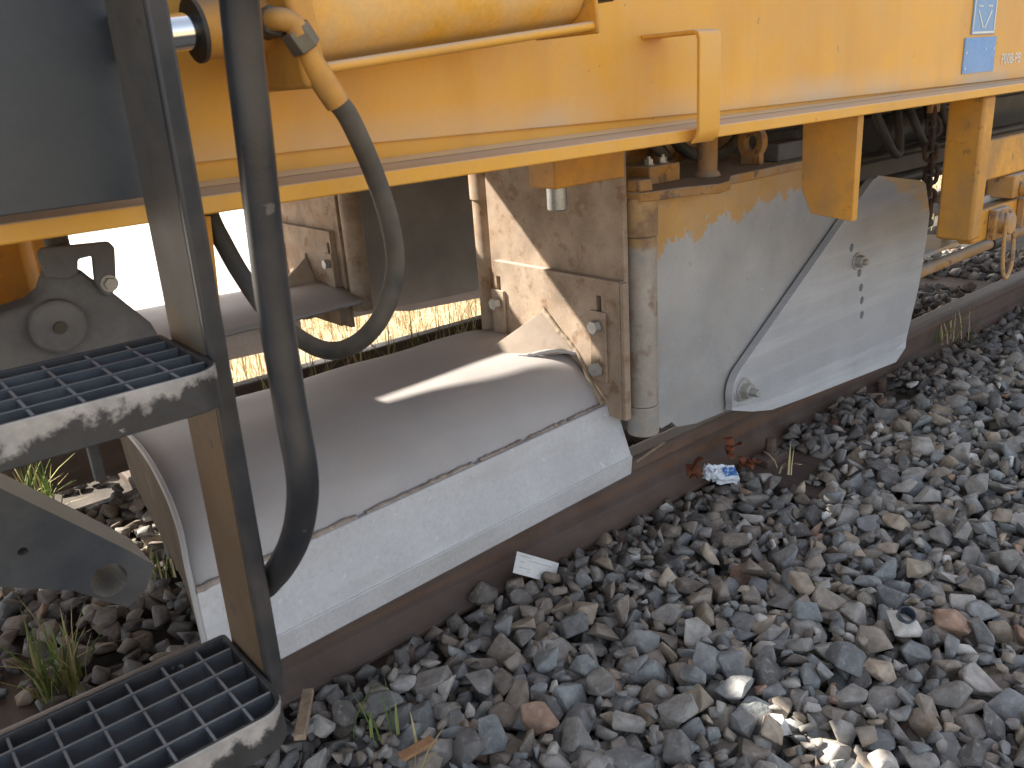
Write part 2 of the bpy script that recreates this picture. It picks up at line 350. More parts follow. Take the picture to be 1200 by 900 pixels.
drop(4200, (GX0, GX1), (-.45, 1.445), .022, .034, .2, 3, -.02)
drop(4500, (GX0, GX1), (-.45, 1.445), .020, .038, .25, 5, .0)
drop(7500, (GX0, GX1), (-.45, 1.445), .016, .046, .34, 7, .010)
drop(900, (0, 4.5), (1.30, 1.445), .014, .030, .3, 6, .006)
drop(2600, (0, 5), (.1, 1.445), .010, .017, .3, 8, .0)
drop(3800, (GX0, GX1), (1.56, 2.94), .020, .040, .25, 5, .0)
drop(500, (GX0, GX1), (3.08, 3.33), .022, .04, .25, 4, .0)
PAL = [((.205, .20, .19), 24), ((.235, .215, .19), 28), ((.235, .195, .155), 26), ((.175, .175, .17), 9), ((.31, .28, .245), 14), ((.33, .26, .19), 9), ((.45, .41, .36), 5.0), ((.58, .55, .50), 1.6), ((.30, .19, .13), 2.0), ((.195, .20, .19), 5), ((.125, .115, .105), 9)]
PC = np.array([p[0] for p in PAL]); PW = np.array([p[1] for p in PAL]); PW = PW / PW.sum()
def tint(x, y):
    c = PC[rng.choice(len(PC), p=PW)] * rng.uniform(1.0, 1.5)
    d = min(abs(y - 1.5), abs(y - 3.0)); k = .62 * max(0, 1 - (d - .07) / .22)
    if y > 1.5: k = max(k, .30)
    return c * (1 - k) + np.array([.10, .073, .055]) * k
recs = []
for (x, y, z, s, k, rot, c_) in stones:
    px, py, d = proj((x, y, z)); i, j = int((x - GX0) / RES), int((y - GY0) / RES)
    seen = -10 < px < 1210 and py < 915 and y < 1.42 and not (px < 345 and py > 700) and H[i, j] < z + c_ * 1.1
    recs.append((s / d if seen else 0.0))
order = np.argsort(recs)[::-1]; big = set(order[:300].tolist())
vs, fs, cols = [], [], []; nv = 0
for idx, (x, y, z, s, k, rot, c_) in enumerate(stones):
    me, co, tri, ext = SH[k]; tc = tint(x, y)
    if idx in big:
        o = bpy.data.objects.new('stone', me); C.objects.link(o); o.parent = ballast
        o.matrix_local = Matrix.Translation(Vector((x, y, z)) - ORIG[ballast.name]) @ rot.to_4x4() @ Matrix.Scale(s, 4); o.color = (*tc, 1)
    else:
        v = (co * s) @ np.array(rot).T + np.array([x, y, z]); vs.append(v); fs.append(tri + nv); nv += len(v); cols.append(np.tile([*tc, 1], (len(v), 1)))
def np_mesh(name, v, f, col, mt, parent, kind, **kw):
    me = bpy.data.meshes.new(name); org = ORIG[parent.name] if parent else Vector((0, 0, 0))
    v = np.asarray(v) - np.array(org); me.vertices.add(len(v)); me.vertices.foreach_set('co', v.ravel())
    f = np.asarray(f); n, kk = f.shape; me.loops.add(n * kk); me.loops.foreach_set('vertex_index', f.ravel().astype(np.int32))
    me.polygons.add(n); me.polygons.foreach_set('loop_start', np.arange(n, dtype=np.int32) * kk); me.update(calc_edges=True)
    a = me.color_attributes.new('tint', 'FLOAT_COLOR', 'POINT'); a.data.foreach_set('color', np.asarray(col).ravel())
    me.materials.append(mt); o = bpy.data.objects.new(name, me); C.objects.link(o)
    if parent: o.parent = parent
    return tag(o, kind=kind, **kw)
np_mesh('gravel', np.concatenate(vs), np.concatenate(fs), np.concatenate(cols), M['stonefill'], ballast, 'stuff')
print('stones', len(stones))
def ztop(x, y): return float(H[int((x - GX0) / RES), int((y - GY0) / RES)])

# ------------------------------------------------------------------ grass
def blades(n, fx, hmin, hmax, wid, pal, lean=.5):
    V, Fc, K = [], [], []; b = 0
    for _ in range(n):
        x, y, z = fx(); h = rng.uniform(hmin, hmax); a = rng.uniform(0, 6.283); l = abs(rng.normal(0, lean)) * h
        d = np.array([math.cos(a), math.sin(a), 0]); p = np.array([-d[1], d[0], 0]); w_ = wid * rng.uniform(.6, 1.3)
        c = np.array(pal[rng.integers(len(pal))]) * rng.uniform(.75, 1.25)
        for t, ww in ((0, 1), (.4, .9), (.75, .6), (1, .08)):
            q = np.array([x, y, z]) + d * l * t ** 1.8 + np.array([0, 0, h * (t - .25 * t * t * min(l / h, 1))])
            V += [q - p * w_ * ww / 2, q + p * w_ * ww / 2]; K += [[*c, 1]] * 2
        Fc += [[b + 2 * i, b + 2 * i + 1, b + 2 * i + 3, b + 2 * i + 2] for i in range(3)]; b += 8
    return V, Fc, K
STRAW = [(.50, .40, .20), (.42, .33, .16), (.55, .46, .27), (.34, .30, .13)]
GREEN = [(.16, .24, .05), (.22, .28, .07), (.30, .31, .10), (.12, .19, .04)]
def fld():
    x = rng.uniform(.2, 9); return x, rng.uniform(3.15, 5.1), -.30
v, f, k = blades(9000, fld, .05, .20, .006, STRAW, .7)
np_mesh('dry_grass', v, f, k, M['drygrass'], None, 'stuff', label='sunlit straw coloured dry grass beyond the far rail', cat='grass')
def vrg():
    x = 1.3 + .35 * rng.integers(0, 8) + rng.normal(0, .10) if rng.random() < .85 else rng.uniform(3, 7); return x, 2.90 - abs(rng.normal(0, .12)), -.19
v, f, k = blades(1100, vrg, .10, .36, .006, STRAW + GREEN[:2] + [(.25, .26, .09)], .4)
np_mesh('verge_grass', v, f, k, M['drygrass'], None, 'stuff', label='straw and green grass growing along the inside of far rail', cat='grass')
def tuft(px, py, z, n, h, spread, pal, label, lean=.6):
    p = P(px, py, z=z)
    def fx():
        a = rng.uniform(0, 6.283); r = spread * math.sqrt(rng.random()); return p.x + r * math.cos(a), p.y + r * math.sin(a), z - .02
    v, f, k = blades(n, fx, h * .5, h, .006, pal, lean); v = np.array(v) - np.array(p)
    o = np_mesh('grass_tuft', v, f, k, M['drygrass'], None, None, label=label, cat='grass tuft', group='grass tufts among the ballast'); o.location = p
tuft(45, 600, -.13, 70, .22, .07, GREEN + STRAW[:1], 'green grass tuft under the upper ladder step')
tuft(70, 800, -.13, 60, .20, .05, GREEN + STRAW[:2], 'green and straw grass tuft left of the lower step corner')
tuft(195, 665, -.15, 30, .12, .05, STRAW + GREEN[:2], 'small straw tuft near the plough end plate')
tuft(440, 850, -.13, 9, .13, .045, GREEN, 'few thin green blades growing beside the ladder foot step', .35)
tuft(480, 895, -.13, 6, .10, .04, STRAW, 'few thin straw blades at the bottom edge of the picture', .5)
tuft(1120, 395, -.10, 26, .16, .08, STRAW + GREEN[:1], 'dry tuft behind the rail right of the grey wing', .5)
tuft(920, 545, -.08, 5, .10, .03, STRAW, 'bleached stalks beside rail between wrapper and wing', 1.0)

# ------------------------------------------------------------------ the machine
mach = thing('track_machine', 'yellow painted railway track machine with dusty side sill', 'track machine', (2.5, CY, .88))
YF, YW = .90, 1.0
def mir(y): return 2 * CY - y
XA, XB = -2.2, 8.0
for side in (0, 1):
    my = (lambda y: y) if side == 0 else mir
    bm = B(); box(bm, (XA, my(YF), .888), (XB, my(YF + .26), .907)); obj('sill_flange', bm, M['yellow'], mach, bevel=.002)
    bm = B(); box(bm, (XA, my(YW), .907), (XB, my(YW + .014), 1.45)); obj('sill_web', bm, M['yellow'], mach)
bm = B()                                                   # outer web plate whose lower edge drops towards the right
prism(bm, [(XA, YW - .0085, .940), (.6, YW - .0085, .934), (1.3, YW - .0085, .921), (2.6, YW - .0085, .912), (XB, YW - .0085, .909), (XB, YW - .0085, 1.452), (XA, YW - .0085, 1.452)], (0, .008, 0))
web = obj('web_plate', bm, M['yellowweb'], mach, bevel=.0015)
bm = B()                                                   # fillet weld between web and flange
prism(bm, [(XA, YW - .001, .907), (XA, YW - .007, .9075), (XA, YW - .001, .9135)], (XB - XA, 0, 0)); obj('weld_bead', bm, M['yellow'], mach)
# unseen deck and body, added to keep the near side of the track shaded
bm = B(); edges = []
def dloop(pts):
    vv = [bm.verts.new((p[0], p[1], 1.43)) for p in pts]
    for i in range(len(vv)): edges.append(bm.edges.new((vv[i], vv[(i + 1) % len(vv)])))
dloop([(XA, YW + .02), (XB, YW + .02), (XB, mir(YW) - .02), (XA, mir(YW) - .02)])
dloop([(.22, 2.725), (.60, 2.715), (.73, 2.70), (.745, 2.575), (1.06, 2.565), (1.06, 2.85), (.70, 2.85), (.62, 2.80), (.22, 2.750)])   # opening added to the deck, cut to shape the sun on the plough
def gslot(px0, py0, px1, py1, wd):                      # slots added to the deck to throw sun patches on the ballast
    o2 = []
    for q in (P(px0, py0, z=-.11), P(px1, py1, z=-.11)):
        t = (1.43 + .11) / SUN.z; o2.append(q + SUN * t)
    n = (o2[1] - o2[0]); n = Vector((-n.y, n.x, 0)).normalized() * wd; dloop([o2[0] + n, o2[1] + n * .6, o2[1] - n, o2[0] - n * .6])
gslot(862, 800, 915, 838, .036); gslot(932, 838, 962, 872, .046); gslot(985, 868, 1018, 893, .048)
bmesh.ops.triangle_fill(bm, use_beauty=True, edges=edges); bmesh.ops.recalc_face_normals(bm, faces=bm.faces[:])
if bm.faces[0].normal.z < 0: bmesh.ops.reverse_faces(bm, faces=bm.faces[:])
obj('deck_plate', bm, M['darkmetal'], mach, solid=.006)
bm = B(); box(bm, (XA, 1.10, 1.432), (XB, 2.06, 2.6)); obj('machine_body', bm, M['yellow'], mach, bevel=.03)
for xx in (-.35, 2.45, 4.2):
    bm = B(); box(bm, (xx, YW + .26, .93), (xx + .10, mir(YW) - .26, 1.28)); obj('cross_member', bm, M['darkmetal'], mach, bevel=.005)
# hanger bracket and side frame under the sill
bm = B(); prism(bm, [(1.672, .925, .887), (1.672, .925, .675), (1.672, 1.02, .685), (1.672, 1.045, .735), (1.672, 1.05, .887)], (.022, 0, 0)); obj('hanger_plate', bm, M['yellowdirty'], mach, bevel=.002)
bm = B(); box(bm, (2.255, .925, .535), (2.315, 1.015, .887)); obj('side_post', bm, M['yellowdirty'], mach, bevel=.008)
bm = B(); box(bm, (2.3165, .945, .672), (3.4, .985, .775)); obj('side_rail', bm, M['yellowdirty'], mach, bevel=.006)
bm = B(); box(bm, (2.3165, .945, .515), (3.4, .985, .60)); obj('side_rail', bm, M['yellowdirty'], mach, bevel=.006)
bm = B(); box(bm, (2.3165, .987, .588), (3.4, 1.055, .618)); obj('ledge_plate', bm, M['wingext'], mach, bevel=.003)
bm = B(); box(bm, (3.402, .925, .515), (3.46, 1.015, .887)); obj('side_post', bm, M['yellowdirty'], mach, bevel=.008)
for (cx, cz) in ((2.44, .555), (2.62, .56)):
    bm = B(); cyl(bm, (cx, .90, cz), (cx, .944, cz), .028); box(bm, (cx - .045, .925, cz - .04), (cx + .045, .9445, cz + .04)); l = obj('pin_lug', bm, M['yellowrust'], mach, bevel=.003)
    bm = B(); sweep(bm, spline([(cx - .012, .91, cz + .03), (cx - .03, .905, cz - .02), (cx - .028, .90, cz - .11), (cx - .0, .90, cz - .145), (cx + .028, .90, cz - .11), (cx + .028, .905, cz - .03), (cx + .005, .91, cz + .035)], 6), .0055, 8); obj('pin_clip', bm, M['yellowrust'], l, smooth=60)
bm = B(); box(bm, (2.50, .93, .61), (2.60, 1.0, .67)); cyl(bm, (2.55, .90, .63), (2.55, .93, .63), .02); obj('latch', bm, M['yellowrust'], mach, bevel=.004)
# strap hook on the web
xs0, xs1 = 1.108, 1.16
bm = B(); th = .006; pr = [(YW - .009, 1.052), (.888, 1.052), (.878, 1.049), (.874, 1.04), (.874, .905), (.878, .893), (.889, .885)]
inn = [(YW - .009, 1.046), (.889, 1.046), (.883, 1.044), (.880, 1.038), (.880, .908), (.883, .897), (.891, .8875)]
prism(bm, [(xs0, a, b) for a, b in pr + inn[::-1]], (xs1 - xs0, 0, 0)); obj('strap_hook', bm, M['yellow'], mach, bevel=.001)
# placards
def placard(c4, mt):
    bm = B(); x0, x1, z0, z1 = c4; box(bm, (x0, YW - .0115, z0), (x1, YW - .009, z1)); return obj('placard', bm, mt, mach)
yb = YW - .0118
p1 = placard((2.285, 2.412, 1.026, 1.19), M['bluefaded']); p2 = placard((2.257, 2.430, .938, 1.020), M['blue'])
bm = B()
for a, b in (((2.288, 1.028), (2.409, 1.033)), ((2.288, 1.034), (2.292, 1.188)), ((2.405, 1.034), (2.409, 1.188))): box(bm, (a[0], yb - .0008, a[1]), (b[0], yb, b[1]))
obj('border', bm, M['white'], p1)
bm = B()
for sx in (-1, 1):
    a, b = Vector((2.348 + sx * .004, 0, 1.040)), Vector((2.348 + sx * .036, 0, 1.080)); n = Vector((b.z - a.z, 0, -(b.x - a.x))).normalized() * .0022
    prism(bm, [(q.x, yb, q.z) for q in (a + n, b + n, b - n, a - n)], (0, -.0008, 0))
obj('letter_v', bm, M['white'], p1)
bm = B()
for (u0, u1, zz) in ((2.308, 2.334, 1.088), (2.362, 2.390, 1.088), (2.305, 2.395, 1.106), (2.312, 2.388, 1.113)):
    x = u0
    while x < u1 - .004: wq = rng.uniform(.004, .008); box(bm, (x, yb - .0008, zz), (x + wq, yb, zz + .004)); x += wq + .0025
obj('small_print', bm, M['white'], p1)
for (x, z) in ((2.268, .986), (2.418, .992), (2.268, .950), (2.372, .992)):
    bm = B(); cyl(bm, (x, yb, z), (x, yb - .001, z), .003, seg=10); obj('rivet', bm, M['white'], p2)
fc = bpy.data.curves.new('txt', 'FONT'); fc.body = 'P008-P8'; fc.size = .036; fc.extrude = .0004
fo = bpy.data.objects.new('txt', fc); C.objects.link(fo); dg = bpy.context.evaluated_depsgraph_get()
tm = bpy.data.meshes.new_from_object(fo.evaluated_get(dg)); bpy.data.objects.remove(fo)
tm.transform(Matrix.Translation((2.476, YW - .0095, .952)) @ Matrix.Rotation(math.pi / 2, 4, 'X')); tm.transform(Matrix.Translation(-ORIG[mach.name]))
tm.materials.clear(); tm.materials.append(M['white']); to = bpy.data.objects.new('stencil_text', tm); C.objects.link(to); to.parent = web
# underside clutter seen below the sill
def tubepart(name, pts, r, mt, parent=mach, n=6, seg=12):
    bm = B(); sweep(bm, spline(pts, n), r, seg); return obj(name, bm, mt, parent, smooth=60)
bm = B(); box(bm, (2.9, 1.75, .50), (5.2, 2.8, .90)); obj('light_block_box', bm, M['darkmetal'], mach, bevel=.03)  # box added under the frame to block light from the far side
bm = B(); cyl(bm, (3.0, 1.6, .73), (3.5, 1.6, .73), .06); cyl(bm, (2.98, 1.6, .73), (3.0, 1.6, .73), .065); obj('air_reservoir', bm, M['darkmetal'], mach, bevel=.004)
for (y, z, r) in ((1.55, .66, .018), (1.62, .80, .014), (1.42, .60, .022)): tubepart('pipe', [(2.3, y, z), (3.2, y, z), (5.5, y, z)], r, M['darkmetal'], n=2)
for kx in range(4):
    x = 2.75 + kx * .22
    tubepart('hydraulic_hose', [(x, 1.5, .9), (x + .03, 1.46, .78), (x + .12, 1.45, .68), (x + .25, 1.5, .70), (x + .30, 1.56, .88)], .014, M['hose'])
bm = B(); cyl(bm, (1.55, 1.62, .80), (1.88, 1.60, .80), .042); cyl(bm, (1.88, 1.60, .80), (1.93, 1.60, .80), .052); cyl(bm, (1.93, 1.6, .80), (2.20, 1.6, .80), .036); obj('lift_cylinder', bm, M['yellowrust'], mach, bevel=.004)
tubepart('hydraulic_hose', [(1.75, 1.50, .88), (1.80, 1.47, .80), (1.92, 1.47, .77), (2.05, 1.5, .79), (2.2, 1.55, .86)], .016, M['hose'])
tubepart('hydraulic_hose', [(1.62, 1.52, .90), (1.66, 1.46, .83), (1.74, 1.48, .79), (1.80, 1.55, .80)], .014, M['hose'])
bm = B(); box(bm, (.235, 1.30, .60), (.262, 1.40, .886)); obj('support_bar', bm, M['yellowdirty'], mach, bevel=.002)
bm = B(); box(bm, (.17, 1.42, .62), (.26, 1.50, .886)); obj('support_post', bm, M['yellowdirty'], mach, bevel=.004)
bm = B(); cyl(bm, (.15, 1.34, .66), (.15, 1.34, .886), .026); obj('support_tube', bm, M['casting'], mach, smooth=40)
q = P(250, 256, y=.965)
bm = B(); prism(bm, [P(241, 253, y=1.0), P(247, 253, y=1.0), P(258, 355, y=1.0), P(254, 362, y=1.0)], (0, .04, 0)); obj('hanger_strip', bm, M['yellowdirty'], mach, bevel=.001)
# block and chromed pin above the plough
bm = B(); box(bm, (1.19, 1.30, .784), (1.395, 1.38, .886)); obj('pin_block', bm, M['yellowdirty'], mach, bevel=.004)
bm = B(); cyl(bm, (1.228, 1.338, .786), (1.228, 1.338, .735), .0215); obj('lock_pin', bm, M['pinsteel'], mach, bevel=.003)

# ------------------------------------------------------------------ boarding ladder
lad = thing('boarding_ladder', 'black boarding ladder with two steel grating steps and tubular handrail', 'ladder', (-.05, .78, .38))
def stile(x0, sgn):
    tops, bot = (.712, .822), (.757, .852)
    bm = B()
    pr = [(tops[0], 1.60), (tops[1], 1.60), (bot[1], .40), (bot[0] + .02, .385), (bot[0], .40)]
    prism(bm, [(x0 + sgn * .0, a, b) for a, b in pr], (sgn * .018, 0, 0)); st = obj('stile', bm, M['stile'], lad, bevel=.003)
    bm = B(); pi = [(tops[0] + .008, 1.59), (tops[1] - .003, 1.59), (bot[1] - .003, .41), (bot[0] + .008, .41)]
    prism(bm, [(x0 - sgn * .0005, a, b) for a, b in pi], (sgn * .001, 0, 0)); obj('inner_face', bm, M['stilein'], st)
stile(.252, 1); stile(-.352, -1)
def tread(zt, hh, y0, y1):
    x0, x1, r, t = -.349, .249, .028, .005
    def outline(d):
        pts = []
        for (cx, cy, a0) in ((x1 - r, y0 + r, -90), (x1 - .006, y1 - .006, 0), (x0 + .006, y1 - .006, 90), (x0 + r, y0 + r, 180)):
            rr = r if cy < (y0 + y1) / 2 else .006
            for a in np.linspace(a0, a0 + 90, 7): pts.append((cx + (rr - d) * math.cos(math.radians(a)), cy + (rr - d) * math.sin(math.radians(a))))
        return pts
    o_, i_ = outline(0), outline(t); n = len(o_); bm = B()
    vo0 = [bm.verts.new((x, y, zt - hh)) for x, y in o_]; vo1 = [bm.verts.new((x, y, zt)) for x, y in o_]
    vi0 = [bm.verts.new((x, y, zt - hh)) for x, y in i_]; vi1 = [bm.verts.new((x, y, zt)) for x, y in i_]
    for k in range(n):
        j = (k + 1) % n
        bm.faces.new((vo0[k], vo0[j], vo1[j], vo1[k])); bm.faces.new((vi0[j], vi0[k], vi1[k], vi1[j]))
        bm.faces.new((vo1[k], vo1[j], vi1[j], vi1[k])); bm.faces.new((vo0[j], vo0[k], vi0[k], vi0[j]))
    rim = obj('step_tread', bm, rimmat(zt - hh * .48), lad, bevel=.0012)
    ys = np.arange(y0 + .034, y1 - .012, .0335)
    for y in ys:
        bm = B(); box(bm, (x0 + .006, y - .0016, zt - .030), (x1 - .006, y + .0016, zt - .0015)); obj('grating_bar', bm, M['grating'], rim)
    for x in np.arange(x1 - .036, x0 + .02, -.0375):
        bm = B(); box(bm, (x - .0014, y0 + .006, zt - .022), (x + .0014, y1 - .006, zt - .003)); obj('cross_bar', bm, M['grating'], rim)
tread(.785, .036, .700, .862); tread(.432, .044, .697, .862)
bm = B(); box(bm, (-.36, .868, .917), (.292, .874, 1.60)); obj('kick_panel', bm, M['panel'], lad, bevel=.001)
hp = [P(a, b, x=.288) for a, b in ((279, -160), (281, 0), (300, 180), (320, 350), (341, 480), (354, 555), (353, 600), (344, 636), (329, 664), (316, 680), (311, 686))]
bm = B(); sweep(bm, spline(hp, 8), .0146, 20); obj('handrail', bm, M['black'], lad, smooth=60)

# ------------------------------------------------------------------ hydraulic cylinder with hose
yc = .865
A, Bq = P(210, 38, y=yc), P(660, -16, y=yc); ax = (Bq - A).normalized()
def at(px):                                           # point of the axis above photo column px
    a, b = 0, 1
    for _ in range(30):
        m_ = (a + b) / 2
        if proj(A + (Bq - A) * m_)[0] < px: a = m_
        else: b = m_
    return A + (Bq - A) * a
hc = thing('hydraulic_cylinder', 'yellow hydraulic cylinder with chrome rod mounted along the side sill', 'hydraulic cylinder', P(450, 80, y=yc))
bm = B(); cyl(bm, A - ax * .035, at(232), .017); obj('rod', bm, M['chrome'], hc, smooth=50)
bm = B(); q = A - ax * .045; box(bm, (q.x - .018, q.y - .018, q.z - .02), (q.x + .018, YW - .009, q.z + .02)); obj('rod_anchor', bm, M['darkmetal'], hc, bevel=.004)
bm = B(); cyl(bm, at(229), at(320), .0275); obj('gland', bm, M['yellowdirty'], hc, smooth=50, bevel=.002)
bm = B(); cyl(bm, at(226), at(231), .0295); obj('wiper_seal', bm, M['darkmetal'], hc, smooth=50)
bm = B(); cyl(bm, at(334), at(655), .046, seg=40); obj('barrel', bm, M['yellowdusty'], hc, smooth=50)
up = Vector((0, 0, 1)); up = (up - ax * up.dot(ax)).normalized(); sd = ax.cross(up)
def cap(a, b, h, name):
    bm = B(); p, q = at(a), at(b); prism(bm, [p + up * u + sd * v for u, v in ((-h, -h), (h, -h), (h, h), (-h, h))], q - p); return obj(name, bm, M['yellowdirty'], hc, bevel=.006)
cap(306, 335, .066, 'head_cap'); ec = cap(656, 684, .060, 'end_cap')
for s1 in (-1, 1):
    for s2 in (-1, 1):
        bm = B(); o_ = up * (.050 * s1) + sd * (.050 * s2); cyl(bm, at(330) + o_, at(660) + o_, .0055, seg=14); obj('tie_rod', bm, M['yellow'], hc, smooth=50)
for s1 in (-1, 1):
    bm = B(); bolt(bm, at(684) + up * (.042 * s1) - sd * .042, ax, .008); obj('tie_nut', bm, M['bolt'], hc)
bm = B(); p = at(690) + up * -.0; box(bm, p + Vector((-.005, -.03, -.02)), p + Vector((.07, .03, .03))); obj('mount_lug', bm, M['darkmetal'], hc, bevel=.006)
bm = B(); p = at(330); prism(bm, [p + Vector((-.012, .02, -.02)), p + Vector((.03, .02, -.02)), p + Vector((.03, .02, .05)), p + Vector((-.012, .02, .05))], (0, YW - .009 - p.y - .02, 0)); obj('mount_bracket', bm, M['yellowdirty'], hc, bevel=.004)
yh = .80
bm = B(); sweep(bm, spline([P(308, 28, y=yh + .03), P(325, 22, y=yh), P(342, 27, y=yh - .004), P(350, 40, y=yh - .004)], 6), .0105, 12); obj('elbow', bm, M['yellowdirty'], hc, smooth=60)
bm = B(); cyl(bm, P(308, 30, y=yh + .04), P(322, 24, y=yh + .005), .0145, seg=6); obj('banjo_nut', bm, M['darkmetal'], hc, bevel=.001)
bm = B(); cyl(bm, P(344, 33, y=yh), P(360, 57, y=yh), .0155, seg=6); obj('swivel_nut', bm, M['fitting'], hc, bevel=.001)
hs = thing('hydraulic_hose', 'black rubber hydraulic hose looping down from the yellow cylinder', 'hose', P(400, 415, y=.86))
bm = B(); sweep(bm, spline([P(358, 54, y=yh), P(366, 72, y=yh), P(380, 97, y=yh), P(396, 121, y=yh)], 4), lambda t: .0085 + .0045 * min(1, t * 1.8), 14); obj('ferrule', bm, M['yellowdirty'], hs, smooth=60)
path = [P(394, 118, y=yh), P(410, 140, y=yh + .005), P(437, 200, y=yh + .02), P(457, 262, y=yh + .03), P(463, 315, y=yh + .04), P(450, 365, y=yh + .05), P(424, 398, y=yh + .07), P(392, 411, y=yh + .10), P(360, 402, y=yh + .13), P(318, 370, y=yh + .17), P(285, 325, y=yh + .19), P(262, 285, y=yh + .21), P(246, 252, y=yh + .22), P(238, 215, y=yh + .23)]
bm = B(); sweep(bm, spline(path, 10), .0110, 16); obj('hose_line', bm, M['hose'], hs, smooth=60)

# ------------------------------------------------------------------ side plough (mouldboard) and its hinged wing
XL = [(.345, 1.305, .235), (.350, 1.325, .280), (.362, 1.365, .318), (.375, 1.44, .350), (.39, 1.56, .371), (.405, 1.69, .368), (.42, 1.83, .352), (.43, 1.95, .318)]
XR = [(1.418, 1.405, .222), (1.418, 1.425, .265), (1.418, 1.457, .30), (1.418, 1.507, .332), (1.418, 1.59, .352), (1.418, 1.70, .354), (1.418, 1.83, .345), (1.418, 1.95, .318)]
XL = spline(XL, 4); XR = spline(XR, 4)
def lofted(rows, bend=None):
    bm = B(); V = [[bm.verts.new(p) for p in r] for r in rows]
    for i in range(len(V) - 1):
        for j in range(len(V[0]) - 1): bm.faces.new((V[i][j], V[i + 1][j], V[i + 1][j + 1], V[i][j + 1]))
    return bm
pl = thing('side_plough', 'dusty grey curved ballast plough hanging over the near rail', 'plough', (.9, 1.5, .06))
N_ = 24
rows = [[a.lerp(b, t) + Vector((0, 0, .002 * math.sin(t * 19) * math.sin(j * .4))) for j, (a, b) in enumerate(zip(XL, XR))] for t in np.linspace(0, 1, N_ + 1)]
obj('mouldboard', lofted(rows), M['mould'], pl, smooth=50, solid=.012)
SB = [Vector((.335, 1.270, .095)), Vector((1.452, 1.347, .080))]; ST = [Vector((.345, 1.296, .240)), Vector((1.436, 1.388, .232))]
def slab(a0, a1, b1, b0, th, name, mt, bevel, par=pl):
    n = (a1 - a0).cross(b0 - a0).normalized(); n = -n if n.y > 0 else n
    bm = B(); prism(bm, [a0, a1, b1, b0], -n * th); return obj(name, bm, mt, par, bevel=bevel)
strip = slab(SB[0], SB[1] , ST[1], ST[0], .014, 'wear_strip', M['strip'], .003)
sh = Vector((0, -.0035, 0))
slab(SB[0] + sh + Vector((0, -.002, -.034)), SB[1] + sh + Vector((-.012, -.002, -.034)), SB[1] + sh + Vector((.001, .004, .012)), SB[0] + sh + Vector((0, .004, .012)), .016, 'cutting_edge', M['edge'], .003)
bm = B()
for t0, t1 in ((0, .3), (.32, .58), (.6, .72), (.74, .86), (.87, .985)):
    a, b = XL[0].lerp(XR[0], t0), XL[0].lerp(XR[0], t1); off = Vector((0, -.002, .003))
    pts = [a.lerp(b, u) + off + Vector((0, rng.normal(0, .0008), rng.normal(0, .0012))) for u in np.linspace(0, 1, 26)]
    sweep(bm, pts, lambda u: .0085, 8)
obj('weld_seam', bm, M['weldgrey'], strip, smooth=70)
XP = 1.425
bm = B(); box(bm, (XP, 1.338, .20), (XP + .016, 1.83, .885)); obj('hinge_plate', bm, M['plate'], pl, bevel=.002)
# slotted plate (outline with two slots cut by boolean-free strips)
zt, zb, y0, y1 = .545, .205, 1.335, 1.795; t_ = .020; xq = XP - t_ - .0005
bm = B(); sl_y = ((1.402, .445, .505), (1.778, .445, .505)); hw = .0085
ycuts = [y0, sl_y[0][0] - hw, sl_y[0][0] + hw, sl_y[1][0] - hw, sl_y[1][0] + hw, y1]
for i in range(5):
    if i in (1, 3):
        box(bm, (xq, ycuts[i], zb), (xq + t_, ycuts[i + 1], .445)); box(bm, (xq, ycuts[i], .505), (xq + t_, ycuts[i + 1], zt))
    else: box(bm, (xq, ycuts[i], zb), (xq + t_, ycuts[i + 1], zt))
bmesh.ops.remove_doubles(bm, verts=bm.verts[:], dist=1e-5)
ii = [f for f in bm.faces if sum(1 for g in bm.faces if g is not f and (g.calc_center_median() - f.calc_center_median()).length < 1e-5)]
bmesh.ops.delete(bm, geom=ii, context='FACES')
slp = obj('slotted_plate', bm, M['plate'], pl)
bm = B(); box(bm, (xq + .0005, y0 - .0115, zb), (xq + t_ - .0005, y0 - .0005, zt - .002)); obj('plate_edge', bm, M['plate'], pl, bevel=.002)
for (yy, dz) in ((1.402, 0), (1.778, 0)):
    bm = B(); box(bm, (xq - .008, yy - .026, .292), (xq - .0005, yy + .026, .468)); wb = obj('washer_bar', bm, M['plate'], pl, bevel=.002)
    for zz in (.432, .325):
        bm = B(); bolt(bm, (xq - .0082, yy, zz), (-1, 0, 0), .0155, .016, washer=False); obj('bolt', bm, M['bolt'], wb)
# gusset and weld where the mouldboard meets the plate
a_, b_ = P(637, 363, x=xq), P(677, 414, x=xq); c_ = P(591, 419, y=1.60); d_ = Vector((xq, 1.66, .345)); e_ = Vector((1.24, 1.66, .352))
bm = B(); va = [bm.verts.new(p) for p in (a_, b_, c_, e_, d_)]
for f_ in ((0, 2, 1), (0, 3, 2), (0, 4, 3), (0, 1, 4), (1, 2, 3), (1, 3, 4)): bm.faces.new([va[i] for i in f_])
obj('gusset', bm, M['plate'], pl, bevel=.006, seg=3)
def beadpath(pts, r, name, mt, par):
    ps = spline(pts, 14); bm = B(); ps = [p + Vector(rng.normal(0, .0006, 3)) for p in ps]; sweep(bm, ps, lambda t: r, 8); return obj(name, bm, mt, par, smooth=70)
beadpath([a_ + Vector((-.002, 0, .004)), P(655, 387, x=xq - .003), b_, P(692, 448, x=xq - .003), P(706, 477, x=xq - .003)], .0065, 'weld_seam', M['weld'], pl)
beadpath([c_ + Vector((0, -.004, 0)), P(620, 416, y=1.555), P(650, 411, y=1.52), b_], .0055, 'weld_seam', M['mould'], pl)
